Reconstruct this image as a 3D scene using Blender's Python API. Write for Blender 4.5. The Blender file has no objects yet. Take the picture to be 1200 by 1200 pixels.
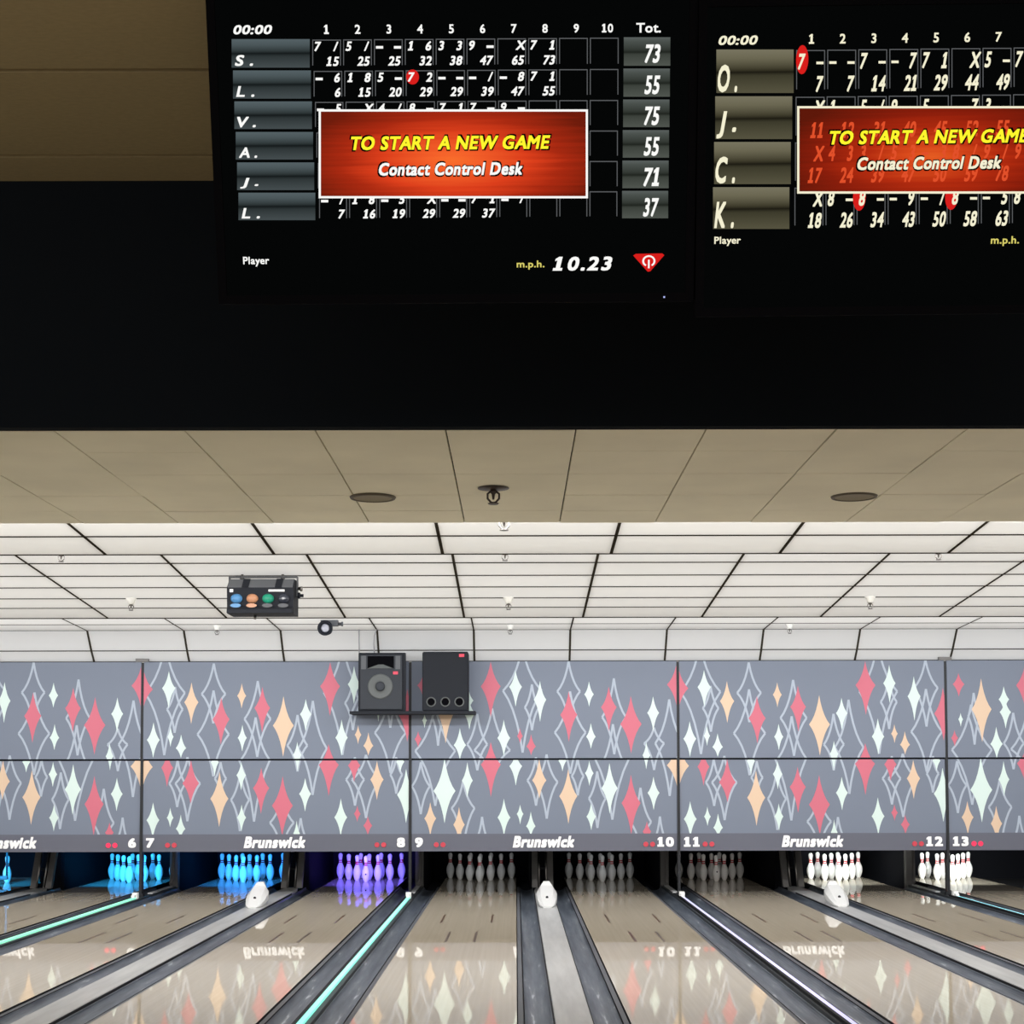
import bpy, math, random
from mathutils import Vector, Matrix
random.seed(7)
S = bpy.context.scene
COL = S.collection

# ------------------------------------------------------------------ camera
CAM_H = 1.575
PITCH, ROLL = math.radians(3.34), math.radians(0.12)
FPX, CX, CY = 1807.0, 604.0, 800.0          # focal length and principal point, 1200 px frame
fwd = Vector((0, math.cos(PITCH), math.sin(PITCH)))
up0 = Vector((0, -math.sin(PITCH), math.cos(PITCH)))
rt0 = Vector((1, 0, 0))
upv = up0*math.cos(ROLL) + rt0*math.sin(ROLL)
rtv = rt0*math.cos(ROLL) - up0*math.sin(ROLL)
cd = bpy.data.cameras.new('camera'); cam = bpy.data.objects.new('camera', cd); COL.objects.link(cam)
cam.matrix_world = Matrix(((rtv.x, upv.x, -fwd.x, 0), (rtv.y, upv.y, -fwd.y, 0), (rtv.z, upv.z, -fwd.z, CAM_H), (0, 0, 0, 1)))
cd.sensor_width = 36; cd.lens = FPX/1200*36
cd.shift_x = (600-CX)/1200; cd.shift_y = (CY-600)/1200
cd.clip_end = 100
S.camera = cam

# ------------------------------------------------------------------ light
S.view_settings.view_transform = 'Standard'; S.view_settings.look = 'None'
S.view_settings.gamma = 1; S.view_settings.use_curve_mapping = False
S.view_settings.exposure = 0.0
w = bpy.data.worlds.new('world'); S.world = w; w.use_nodes = True
WB = w.node_tree.nodes['Background']
WB.inputs[0].default_value = (1.0, 0.97, 0.93, 1); WB.inputs[1].default_value = 0.7

def area(name, loc, direction, sx, sy, power, color=(1, .96, .9), spread=180):
    l = bpy.data.lights.new(name, 'AREA'); l.shape = 'RECTANGLE'; l.size = sx; l.size_y = sy
    l.energy = power; l.color = color; l.spread = math.radians(spread)
    o = bpy.data.objects.new(name, l); COL.objects.link(o); o.location = loc
    o.rotation_euler = Vector(direction).to_track_quat('-Z', 'Y').to_euler()
    return o
# unseen fill lamps added above the ceiling; tiles made translucent to glow evenly
def plenum_fill(y0, y1, z, L, color=(1, .99, .97)):
    area('added_fill_lamp', (.2, (y0+y1)/2, z), (0, 0, -1), 18.0, y1-y0, L*math.pi*18*(y1-y0), color)
plenum_fill(9.9, 11.05, 3.75, 1.55)
plenum_fill(11.5, 13.6, 3.95, 1.2); plenum_fill(13.6, 15.7, 3.85, 1.3)
plenum_fill(16.2, 19.3, 3.85, 1.45)
area('added_fill_lamp', (.2, 19.98, 3.42), (0, -.80, -.5), 18.0, .36, 1.75*math.pi*18*.36, (.95, .97, 1))
# fluorescent strips hidden behind the ceiling steps, shining down the lanes
area('cove_lamp', (.2, 9.95, 3.24), (0, 1, -.55), 18, .10, 180, (1, .97, .95))
area('cove_lamp', (.2, 11.28, 3.30), (0, 1, -.55), 18, .16, 300, (1, .98, .96))
area('cove_lamp', (.2, 15.95, 3.27), (0, 1, -.38), 18, .16, 300, (.95, .97, 1))
# concourse ceiling lights over the approach
area('concourse_light', (0, -1.5, 3.9), (0, 0.35, -1), 14, 3.0, 430)

# ------------------------------------------------------------------ materials
def lin(h):
    h = h.lstrip('#'); r = []
    for i in (0, 2, 4):
        c = int(h[i:i+2], 16)/255
        r.append(c/12.92 if c <= .04045 else ((c+.055)/1.055)**2.4)
    return (*r, 1)
def pbr(name, col, rough=.6, spec=.3, metal=0, emit=None, estr=1.0, noise=0, nscale=(8, 8, 8), bump=0):
    m = bpy.data.materials.new(name); m.use_nodes = True
    nt = m.node_tree; b = nt.nodes['Principled BSDF']
    c = lin(col) if isinstance(col, str) else (*col, 1)
    b.inputs['Base Color'].default_value = c
    b.inputs['Roughness'].default_value = rough
    b.inputs['Specular IOR Level'].default_value = spec
    b.inputs['Metallic'].default_value = metal
    if emit:
        b.inputs['Emission Color'].default_value = lin(emit); b.inputs['Emission Strength'].default_value = estr
    if noise or bump:
        tc = nt.nodes.new('ShaderNodeTexCoord'); mp = nt.nodes.new('ShaderNodeMapping')
        mp.inputs['Scale'].default_value = nscale
        nz = nt.nodes.new('ShaderNodeTexNoise'); nz.inputs['Scale'].default_value = 1; nz.inputs['Detail'].default_value = 4
        nt.links.new(tc.outputs['Object'], mp.inputs[0]); nt.links.new(mp.outputs[0], nz.inputs['Vector'])
        if noise:
            rp = nt.nodes.new('ShaderNodeValToRGB')
            rp.color_ramp.elements[0].position = .3; rp.color_ramp.elements[1].position = .7
            rp.color_ramp.elements[0].color = tuple(x*(1-noise) for x in c[:3])+(1,)
            rp.color_ramp.elements[1].color = tuple(min(1, x*(1+noise)) for x in c[:3])+(1,)
            nt.links.new(nz.outputs['Fac'], rp.inputs[0]); nt.links.new(rp.outputs[0], b.inputs['Base Color'])
        if bump:
            bp = nt.nodes.new('ShaderNodeBump'); bp.inputs['Strength'].default_value = bump; bp.inputs['Distance'].default_value = .01
            nt.links.new(nz.outputs['Fac'], bp.inputs['Height']); nt.links.new(bp.outputs[0], b.inputs['Normal'])
    return m
def screen_mat(name, col, k=1.0):          # what a display shows
    m = bpy.data.materials.new(name); m.use_nodes = True; nt = m.node_tree
    nt.nodes.remove(nt.nodes['Principled BSDF'])
    e = nt.nodes.new('ShaderNodeEmission'); e.inputs[0].default_value = lin(col); e.inputs[1].default_value = k
    nt.links.new(e.outputs[0], nt.nodes['Material Output'].inputs[0]); return m
def screen_ramp(name, stops, axis='Z', radial=False):
    m = screen_mat(name, '#000000'); nt = m.node_tree; e = [n for n in nt.nodes if n.type == 'EMISSION'][0]
    tc = nt.nodes.new('ShaderNodeTexCoord'); rp = nt.nodes.new('ShaderNodeValToRGB')
    while len(rp.color_ramp.elements) < len(stops): rp.color_ramp.elements.new(.5)
    for el, (p, c) in zip(rp.color_ramp.elements, stops): el.position = p; el.color = lin(c)
    if radial:
        mp = nt.nodes.new('ShaderNodeMapping'); mp.inputs['Location'].default_value = (-.5, 0, -.42)
        ln = nt.nodes.new('ShaderNodeVectorMath'); ln.operation = 'LENGTH'
        wv = nt.nodes.new('ShaderNodeTexNoise'); ml = nt.nodes.new('ShaderNodeMapping')
        ml.inputs['Scale'].default_value = (1.2, 0, 14); wv.inputs['Scale'].default_value = 1.6
        ad = nt.nodes.new('ShaderNodeMath'); ad.operation = 'MULTIPLY_ADD'; ad.inputs[1].default_value = .22
        sb = nt.nodes.new('ShaderNodeVectorMath'); sb.operation = 'MULTIPLY'; sb.inputs[1].default_value = (1.25, 0, 1.0)
        nt.links.new(tc.outputs['Generated'], mp.inputs[0]); nt.links.new(mp.outputs[0], sb.inputs[0])
        nt.links.new(sb.outputs[0], ln.inputs[0])
        nt.links.new(tc.outputs['Generated'], ml.inputs[0]); nt.links.new(ml.outputs[0], wv.inputs['Vector'])
        nt.links.new(wv.outputs['Fac'], ad.inputs[0]); nt.links.new(ln.outputs['Value'], ad.inputs[2])
        nt.links.new(ad.outputs[0], rp.inputs[0])
    else:
        sp = nt.nodes.new('ShaderNodeSeparateXYZ')
        nt.links.new(tc.outputs['Generated'], sp.inputs[0]); nt.links.new(sp.outputs[axis], rp.inputs[0])
    nt.links.new(rp.outputs[0], e.inputs[0]); return m

M = {}
M['white_tile'] = pbr('white_tile', (.84, .84, .835), .8, .1, noise=.025, nscale=(.9, .9, .9))
def translucent(m, fac, col):
    nt = m.node_tree; out = nt.nodes['Material Output']; b = nt.nodes['Principled BSDF']
    tr = nt.nodes.new('ShaderNodeBsdfTranslucent'); tr.inputs[0].default_value = (*col, 1)
    mx = nt.nodes.new('ShaderNodeMixShader'); mx.inputs[0].default_value = fac
    nt.links.new(b.outputs[0], mx.inputs[1]); nt.links.new(tr.outputs[0], mx.inputs[2]); nt.links.new(mx.outputs[0], out.inputs[0])
translucent(M['white_tile'], .5, (.84, .83, .81))  # translucency added so the unseen lamps above brighten the tiles
M['void'] = pbr('void', (.045, .039, .03), .9, 0)
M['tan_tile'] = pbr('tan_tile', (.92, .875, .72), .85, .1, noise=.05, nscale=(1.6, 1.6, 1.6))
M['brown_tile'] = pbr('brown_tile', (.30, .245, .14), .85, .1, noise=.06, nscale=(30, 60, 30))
M['bulkhead'] = pbr('bulkhead_paint', (.006, .008, .011), .9, .05)
M['black'] = pbr('black_plastic', (.003, .003, .004), .9, .02)
M['matte_black'] = pbr('matte_black', (.012, .013, .016), .9, .1)
M['pit'] = pbr('pit_lining', (.009, .0095, .013), .85, .1)
M['grey_mask'] = pbr('masking_grey', (.168, .194, .250), .55, .3)
M['strip_grey'] = pbr('number_strip_grey', (.125, .13, .165), .5, .3)
M['pink'] = pbr('pink_print', (.57, .145, .20), .55, .3)
M['peach'] = pbr('peach_print', (.67, .49, .35), .55, .3)
M['mint'] = pbr('mint_print', (.62, .74, .70), .55, .3)
M['line'] = pbr('line_print', (.38, .43, .51), .55, .3)
M['white_print'] = pbr('white_print', (.9, .9, .9), .5, .3)
M['approach'] = pbr('approach_maple', (.55, .42, .27), .3, .4, noise=.08, nscale=(30, 1, 1))
M['slab'] = pbr('slab', (.04, .04, .045), .9, .1)
M['lane_edge'] = pbr('lane_edge_black', (.01, .01, .012), .6, .2)
M['marker'] = pbr('marker_brown', (.10, .055, .025), .3, .3)
M['gutter_rim'] = pbr('gutter_rim_grey', (.10, .105, .12), .5, .3)
M['capping'] = pbr('capping_grey', (.46, .46, .455), .35, .35, noise=.14, nscale=(14, 1.2, 4))
M['divider'] = pbr('divider_dark', (.035, .04, .045), .45, .3)
M['pale'] = pbr('pale_metal', (.55, .55, .55), .35, .4)
M['hood'] = pbr('hood_white', (.66, .66, .65), .4, .3)
M['pin'] = pbr('pin_white', (.85, .84, .82), .25, .4)
M['red'] = pbr('pin_red', (.62, .04, .05), .3, .4)
M['post'] = pbr('post_dark', (.018, .019, .022), .5, .3)
M['post_grey'] = pbr('post_grey', (.16, .155, .15), .5, .3)
M['steel'] = pbr('steel', (.22, .21, .20), .3, .5, metal=1)
M['spk'] = pbr('speaker_black', (.013, .015, .020), .7, .2)
M['spk_grille'] = pbr('speaker_grille', (.032, .036, .044), .6, .2)
M['spk_cone'] = pbr('speaker_cone', (.09, .097, .097), .5, .3)
M['badge_red'] = pbr('badge_red', (.7, .06, .1), .5, .3)
M['fix_black'] = pbr('fixture_black', (.008, .010, .016), .6, .2)
M['fix_grey'] = pbr('fixture_grey', (.10, .105, .115), .6, .2)
M['glass_blue'] = pbr('glass_blue', (0.074, 0.223, 0.446), .3, .25)
M['glass_orange'] = pbr('glass_orange', (0.465, 0.223, 0.124), .3, .25)
M['glass_green'] = pbr('glass_green', (0.019, 0.26, 0.161), .3, .25)
M['glass_dark'] = pbr('glass_dark', (.03, .035, .05), .15, .5)
M['white_plastic'] = pbr('white_plastic', (.88, .88, .85), .5, .3)
M['lens_clear'] = pbr('lens_clear', (.36, .37, .42), .2, .5)
M['can'] = pbr('can_recess', (.27, .235, .17), .6, .2)
M['can_rim'] = pbr('can_rim', (.10, .08, .055), .5, .3)
M['bronze'] = pbr('bronze_dark', (.05, .035, .03), .4, .4)
M['led_red'] = pbr('led_red', (.4, .02, .06), .4, .3, emit='#ff3a5a', estr=.75)
M['led_red_dim'] = pbr('led_red_dim', (.45, .05, .07), .4, .3, emit='#c04050', estr=.25)
M['cable'] = pbr('cable_grey', (.35, .35, .37), .6, .2)
M['scr_black'] = screen_mat('display_black', '#050606')
M['scr_white'] = screen_mat('display_white', '#fbfbf8')
M['scr_cream'] = screen_mat('display_cream', '#f5f0d2')
M['scr_yellow'] = screen_mat('display_yellow', '#fff62e')
M['scr_yellow_dim'] = screen_mat('display_yellow_dim', '#d9cf6a')
M['scr_grey'] = screen_mat('display_grey', '#5c5e60')
M['scr_red'] = screen_mat('display_red', '#d81f1c')
M['scr_ghost'] = screen_mat('display_ghost', '#e2502a')
M['scr_led'] = screen_mat('display_led', '#b8c4ff')
M['name_cool'] = screen_ramp('name_cool', [(0, '#454d4f'), (.40, '#2e3536'), (.50, '#14191a'), (.58, '#2f3738'), (.80, '#4b5659'), (1, '#566266')])
M['name_warm'] = screen_ramp('name_warm', [(0, '#565340'), (.40, '#3c3a2b'), (.48, '#1c1a12'), (.56, '#403d2d'), (.8, '#6b6752'), (1, '#787460')])
M['total_grey'] = screen_ramp('total_grey', [(0, '#50554f'), (.40, '#3c413b'), (.48, '#20241f'), (.58, '#343934'), (.85, '#4a504c'), (1, '#5a605e')])
M['banner_hot'] = screen_ramp('banner_hot', [(0, '#ff7a2e'), (.22, '#f4602a'), (.45, '#dc3f1c'), (.62, '#a92a12'), (.85, '#6e1c0c')], radial=True)
M['banner_dim'] = screen_ramp('banner_dim', [(0, '#ee6a28'), (.22, '#d94a1c'), (.42, '#b32c10'), (.62, '#8a1e0c'), (.85, '#5e180a')], radial=True)

def lane_material():
    m = bpy.data.materials.new('lane_boards'); m.use_nodes = True; nt = m.node_tree; b = nt.nodes['Principled BSDF']
    tc = nt.nodes.new('ShaderNodeTexCoord'); mp = nt.nodes.new('ShaderNodeMapping'); mp.inputs['Scale'].default_value = (36.9, .35, 1)
    nz = nt.nodes.new('ShaderNodeTexNoise'); nz.inputs['Scale'].default_value = 1; nz.inputs['Detail'].default_value = 3
    rp = nt.nodes.new('ShaderNodeValToRGB')
    rp.color_ramp.elements[0].position = .3; rp.color_ramp.elements[1].position = .72
    rp.color_ramp.elements[0].color = (.60, .525, .41, 1); rp.color_ramp.elements[1].color = (.655, .575, .455, 1)
    nt.links.new(tc.outputs['Object'], mp.inputs[0]); nt.links.new(mp.outputs[0], nz.inputs['Vector'])
    nt.links.new(nz.outputs['Fac'], rp.inputs[0]); nt.links.new(rp.outputs[0], b.inputs['Base Color'])
    b.inputs['Roughness'].default_value = .02; b.inputs['Specular IOR Level'].default_value = .22
    return m
M['lane'] = lane_material()
def gutter_material():
    m = bpy.data.materials.new('gutter_grey'); m.use_nodes = True; nt = m.node_tree; b = nt.nodes['Principled BSDF']
    tc = nt.nodes.new('ShaderNodeTexCoord'); mp = nt.nodes.new('ShaderNodeMapping'); mp.inputs['Scale'].default_value = (26, 1.6, 10)
    nz = nt.nodes.new('ShaderNodeTexNoise'); nz.inputs['Scale'].default_value = 1; nz.inputs['Detail'].default_value = 3
    rp = nt.nodes.new('ShaderNodeValToRGB')
    for _ in range(2): rp.color_ramp.elements.new(.5)
    for el, (p, c) in zip(rp.color_ramp.elements, [(.30, (.055, .068, .09)), (.58, (.115, .135, .165)), (.68, (.17, .19, .22)), (.74, (.50, .53, .58))]):
        el.position = p; el.color = (*c, 1)
    nt.links.new(tc.outputs['Object'], mp.inputs[0]); nt.links.new(mp.outputs[0], nz.inputs['Vector'])
    nt.links.new(nz.outputs['Fac'], rp.inputs[0]); nt.links.new(rp.outputs[0], b.inputs['Base Color'])
    b.inputs['Roughness'].default_value = .35; b.inputs['Specular IOR Level'].default_value = .35
    return m
M['gutter'] = gutter_material()

# ------------------------------------------------------------------ helpers
class MB:
    def __init__(s): s.v = []; s.f = []; s.m = []; s.sm = []
    def face(s, pts, mi=0, smooth=False):
        b = len(s.v); s.v += [tuple(p) for p in pts]; s.f.append(tuple(range(b, b+len(pts)))); s.m.append(mi); s.sm.append(smooth)
    def box(s, x0, x1, y0, y1, z0, z1, mi=0):
        b = len(s.v)
        s.v += [(x0,y0,z0),(x1,y0,z0),(x1,y1,z0),(x0,y1,z0),(x0,y0,z1),(x1,y0,z1),(x1,y1,z1),(x0,y1,z1)]
        for f in ((0,3,2,1),(4,5,6,7),(0,1,5,4),(1,2,6,5),(2,3,7,6),(3,0,4,7)):
            s.f.append(tuple(b+i for i in f)); s.m.append(mi); s.sm.append(False)
        return s
    def hexa(s, p, mi=0):                 # eight corners: bottom four, top four
        b = len(s.v); s.v += [tuple(q) for q in p]
        for f in ((0,3,2,1),(4,5,6,7),(0,1,5,4),(1,2,6,5),(2,3,7,6),(3,0,4,7)):
            s.f.append(tuple(b+i for i in f)); s.m.append(mi); s.sm.append(False)
        return s
    def loft(s, rings, mi=0, smooth=False, cap=True, closed=True):
        b = len(s.v); n = len(rings[0])
        for r in rings: s.v += [tuple(p) for p in r]
        for i in range(len(rings)-1):
            for j in range(n if closed else n-1):
                k = (j+1) % n
                s.f.append((b+i*n+j, b+i*n+k, b+(i+1)*n+k, b+(i+1)*n+j)); s.m.append(mi); s.sm.append(smooth)
        if cap and closed:
            s.f.append(tuple(b+j for j in reversed(range(n)))); s.m.append(mi); s.sm.append(False)
            e = b+(len(rings)-1)*n
            s.f.append(tuple(e+j for j in range(n))); s.m.append(mi); s.sm.append(False)
        return s
    def lathe(s, prof, c=(0,0,0), axis='z', n=24, mi=0, smooth=True, cap=True):
        rings = []
        for h, r in prof:
            ring = []
            for j in range(n):
                a = 2*math.pi*j/n; u, v = r*math.cos(a), r*math.sin(a)
                p = {'z': (u, v, h), 'y': (u, h, -v), 'x': (h, u, v)}[axis]
                ring.append((c[0]+p[0], c[1]+p[1], c[2]+p[2]))
            rings.append(ring)
        return s.loft(rings, mi, smooth, cap)
    def tube(s, pts, r, n=10, mi=0, smooth=True):
        rings = []
        P = [Vector(p) for p in pts]
        for i, p in enumerate(P):
            d = (P[min(i+1, len(P)-1)]-P[max(i-1, 0)]).normalized()
            a = d.orthogonal().normalized() if i == 0 else (a - d*a.dot(d)).normalized()
            bb = d.cross(a)
            rings.append([p+(a*math.cos(2*math.pi*j/n)+bb*math.sin(2*math.pi*j/n))*r for j in range(n)])
        return s.loft(rings, mi, smooth)
    def build(s, name, mats, parent=None, off=None):
        me = bpy.data.meshes.new(name)
        o3 = Vector(off) if off is not None else (Vector(parent['_o']) if parent is not None and '_o' in parent else Vector((0,0,0)))
        me.from_pydata([(x-o3.x, y-o3.y, z-o3.z) for x, y, z in s.v], [], s.f)
        for mt in (mats if isinstance(mats, (list, tuple)) else [mats]): me.materials.append(M[mt] if isinstance(mt, str) else mt)
        for p, mi, sm in zip(me.polygons, s.m, s.sm): p.material_index = mi; p.use_smooth = sm
        me.update()
        o = bpy.data.objects.new(name, me); COL.objects.link(o)
        if parent is not None: o.parent = parent
        elif off is not None: o.location = off
        return o
ORIG = []
def tag(o, label, cat, group=None):
    o['label'] = label; o['category'] = cat
    if group: o['group'] = group
    return o
def thing(name, loc, label, cat, group=None):
    o = bpy.data.objects.new(name, None); COL.objects.link(o); o.location = loc; o.empty_display_size = .1
    o['_o'] = [float(x) for x in loc]; ORIG.append(o)
    return tag(o, label, cat, group)
def part(o, label=None):
    if label: o['label'] = label
    return o
def structure(o): o['kind'] = 'structure'; return o

def bevel(o, wd=.01, seg=2):
    md = o.modifiers.new('bevel', 'BEVEL'); md.width = wd; md.segments = seg; md.limit_method = 'ANGLE'; return o

_tc = {}
def raw_text(text, bold):
    key = (text, bold)
    if key in _tc: return _tc[key]
    cu = bpy.data.curves.new('t', 'FONT'); cu.body = text; cu.size = 1; cu.offset = bold; cu.resolution_u = 3
    cu.dimensions = '2D'; cu.fill_mode = 'FRONT'
    ob = bpy.data.objects.new('t', cu); COL.objects.link(ob)
    dg = bpy.context.evaluated_depsgraph_get(); dg.update()
    me = bpy.data.meshes.new_from_object(ob.evaluated_get(dg))
    vs = [(v.co.x, v.co.y) for v in me.vertices]; fs = [tuple(p.vertices) for p in me.polygons]
    bpy.data.objects.remove(ob); bpy.data.curves.remove(cu); bpy.data.meshes.remove(me)
    _tc[key] = (vs, fs); return vs, fs
def width(t):
    xs = [v[0] for v in raw_text(t, 0)[0]]; return max(xs)-min(xs)
def glyph(ch, bold):
    """outline and advance of one character"""
    if ch == ' ': return [], [], .28
    if ch == '1':                        # a figure one with flag and foot
        h = max(v[1] for v in raw_text('0', 0)[0]); b = bold
        sw = h*.10+b
        cx = h*.36
        vs = [(cx-sw, -b+sw*1.5), (cx+sw, -b+sw*1.5), (cx+sw, h+b), (cx-sw*.6, h+b), (cx-sw, h+b-h*.05),
              (cx-h*.28-b*.5, -b), (cx+h*.28+b*.5, -b), (cx+h*.28+b*.5, -b+sw*1.5), (cx-h*.28-b*.5, -b+sw*1.5),
              (cx-h*.26-b*.5, h*.72-b*.6), (cx-sw, h*.80-b*.6), (cx-h*.26-b*.5, h*.86+b*.3)]
        return vs, [(0, 1, 2, 3, 4), (5, 6, 7, 8), (9, 10, 4, 11)], h*.76
    v0, f0 = raw_text(ch, 0)
    xs = [v[0] for v in v0]
    adv = width('n'+ch+'n')-width('nn')
    lead = (width('n'+ch)-width('n')-(max(xs)-min(xs)))
    vs, fs = [], []
    for dx, dy in ([(0, 0)] if not bold else [(-bold, -bold), (bold, -bold), (-bold, bold), (bold, bold), (0, 0), (-bold, 0), (bold, 0), (0, bold), (0, -bold)]):
        b = len(vs)
        vs += [(x-min(xs)+lead*.5+dx, y+dy, len(fs)/max(1, len(f0))) for x, y in v0]; fs += [tuple(b+i for i in f) for f in f0]
    return vs, fs, adv
def glyphs(text, shear=0., bold=0., spacing=1.0):
    V, F, x = [], [], 0.
    for ch in text:
        vs, fs, adv = glyph(ch, bold); b = len(V)
        V += [(x+q[0]+shear*q[1], q[1], q[2] if len(q) > 2 else 0) for q in vs]; F += [tuple(b+i for i in f) for f in fs]
        x += (adv+bold*1.2)*spacing
    return V, F
def put_text(mb, text, x0=None, x1=None, z0=0., z1=1., y=0., shear=0., bold=0., align='l', mi=0, stretch=1.0, spacing=1.0, layer=1e-5):
    """lay text into the box x0..x1, z0..z1 of the XZ plane at depth y (facing -Y)"""
    vs, fs = glyphs(text, shear, bold, spacing)
    if not vs: return
    rx, ry, _ = zip(*vs)
    ax, bx, ay, by = min(rx), max(rx), min(ry), max(ry)
    ky = (z1-z0)/(by-ay)
    if x0 is not None and x1 is not None: kx = (x1-x0)/(bx-ax); ox = x0-ax*kx
    else:
        kx = ky*stretch
        ox = x0-ax*kx if align == 'l' else (x1-bx*kx if align == 'r' else (x0 if x0 is not None else x1)-(ax+bx)/2*kx)
    b = len(mb.v)
    mb.v += [(ox+vx*kx, y-layer*lay, z0+(vy-ay)*ky) for vx, vy, lay in vs]
    for f in fs: mb.f.append(tuple(b+i for i in f)); mb.m.append(mi); mb.sm.append(False)

def ray(px, py): return (fwd + rtv*((px-CX)/FPX) + upv*(-(py-CY)/FPX))

# ------------------------------------------------------------------ layout numbers (metres)
UNIT, SEAM0 = 3.42, -1.345                 # masking unit width, seam between lanes 8 and 9
Y_MASK = 19.70
HEAD_Y = 22.42
def seam(k): return SEAM0+UNIT*k            # k=-2: left of 5/6, ... k=0: between 8 and 9
def pair_c(k): return seam(k)+UNIT/2
LANE_C = {}
for k in range(-2, 3):
    n = 9+2*k; LANE_C[n] = pair_c(k)-.887; LANE_C[n+1] = pair_c(k)+.887
HW = .527; GW = .226
XL, XR = -8.9, 9.3

# ------------------------------------------------------------------ the setting
structure(MB().box(XL-.5, XR+.5, -5, 26, -.30, -.12).build('floor', 'slab'))
structure(MB().box(XL-.5, XR+.5, -5, 4.10, -.12, 0).build('approach_floor', 'approach'))

def tiled(name, tile, x_off, x_pitch, gapx, rows, gapd, thick=.02, jit=0., lit=False):
    """rows: list of (y0,z0,y1,z1) strips of ceiling seen from below; lit tiles are open trays under dark battens"""
    mb = MB()
    k0 = math.floor((XL-x_off)/x_pitch); k1 = math.ceil((XR-x_off)/x_pitch)
    def bar(a, b, xa, xb, n, t):
        lo = [Vector((xa, a.y, a.z)), Vector((xb, a.y, a.z)), Vector((xb, b.y, b.z)), Vector((xa, b.y, b.z))]
        mb.hexa([p+n*(thick+.004) for p in lo]+[p+n*(thick+.004+t) for p in lo], 1)
    def fill(a, b, xa, xb, n):            # a bar set flush into a joint
        lo = [Vector((xa, a.y, a.z)), Vector((xb, a.y, a.z)), Vector((xb, b.y, b.z)), Vector((xa, b.y, b.z))]
        mb.hexa([p-n*.0012 for p in lo]+[p+n*(thick+.004) for p in lo], 1)
    for (y0, z0, y1, z1) in rows:
        d = Vector((0, y1-y0, z1-z0)); d.normalize(); nrm = Vector((0, -d.z, d.y))
        A, B = Vector((0, y0, z0)), Vector((0, y1, z1))
        for k in range(k0, k1):
            xa = x_off+k*x_pitch+gapx/2; xb = xa+x_pitch-gapx
            a = A+d*gapd/2; b = B-d*gapd/2; j = Vector((0, 0, random.uniform(-jit, jit)))
            lo = [Vector((xa, a.y, a.z))+j, Vector((xb, a.y, a.z))+j, Vector((xb, b.y, b.z))+j, Vector((xa, b.y, b.z))+j]
            mb.hexa(lo+[p+nrm*thick for p in lo], 0)
            if lit:                       # take the top off so the added lamps shine through
                del mb.f[-5], mb.m[-5], mb.sm[-5]
                fill(A, B, xa-gapx-.001, xa+.001, nrm)
        if lit: fill(B-d*(gapd/2+.003), B+d*(gapd/2+.003), XL, XR, nrm)
        else: bar(A, B, XL, XR, nrm, .02)
    return structure(mb.build(name, [tile, 'void']))
C = CAM_H
def slope_rows(h, ys): return [(a, C+h(a), b, C+h(b)) for a, b in zip(ys[:-1], ys[1:])]
# upper ceiling in front of the bulkhead
zc = C+2.76
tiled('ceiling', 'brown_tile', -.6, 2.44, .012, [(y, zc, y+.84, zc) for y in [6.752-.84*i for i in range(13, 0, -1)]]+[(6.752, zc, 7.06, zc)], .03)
# tan ceiling behind the bulkhead
def tan_y(py): return FPX*1.6/(905.5-py)
tys = [7.13, 7.62, 8.20, 8.83, 9.36, 9.81]
tiled('ceiling_tan', 'tan_tile', -.324, .61, .008, [(a, C+1.6, b, C+1.6) for a, b in zip(tys[:-1], tys[1:])], .006, jit=.0025)
h1 = lambda d: 1.582+.0786*(11.1-d)
tiled('ceiling_panel_first', 'white_tile', -.525, 1.22, .021, slope_rows(h1, [9.46, 10.0, 10.53, 11.1]), .028, lit=True)
h2 = lambda d: 1.827-.0786*(d-12.8)
tiled('ceiling_panel_second', 'white_tile', -.525, 1.22, .021, slope_rows(h2, [11.4, 12.08, 12.61, 13.15, 13.68, 14.2, 14.73, 15.22, 15.78]), .03, lit=True)
h3 = lambda d: 1.845-.041*(d-18.29)
tiled('ceiling_panel_third', 'white_tile', -.525, 1.22, .016, slope_rows(h3, [16.2, 17.25, 17.78, 18.31, 18.84, 19.385]), .03, lit=True)
h4 = [(19.395, C+1.80), (19.60, C+1.56), (19.74, C+1.43)]
tiled('ceiling_panel_fourth', 'white_tile', -.525, 1.22, .024, [(*a, *b) for a, b in zip(h4[:-1], h4[1:])], .008, lit=True)
# risers closing the steps
structure(MB().box(XL, XR, 9.82, 9.84, C+1.61, C+2.9).build('ceiling_riser', 'tan_tile'))
structure(MB().box(XL, XR, 11.12, 11.15, C+1.60, C+2.9).build('ceiling_riser', 'white_tile'))
structure(MB().box(XL, XR, 15.80, 15.83, C+1.60, C+2.9).build('ceiling_riser', 'white_tile'))
# black bulkhead that carries the monitors
structure(MB().box(XL, XR, 7.05, 7.12, C+1.598, C+2.9).build('bulkhead', 'bulkhead'))
structure(MB().box(XL, XR, 7.0, 24.7, C+2.9, C+3.0).build('light_stop_roof', 'void'))  # unseen plate added to keep world light out of the ceiling space
# back of the pin pits
structure(MB().box(XL, XR, 24.6, 24.7, -.12, 3.2).build('wall_back', 'pit'))
structure(MB().box(XL, XR, 19.86, 24.6, .78, .82).build('ceiling_pit', 'pit'))

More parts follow.
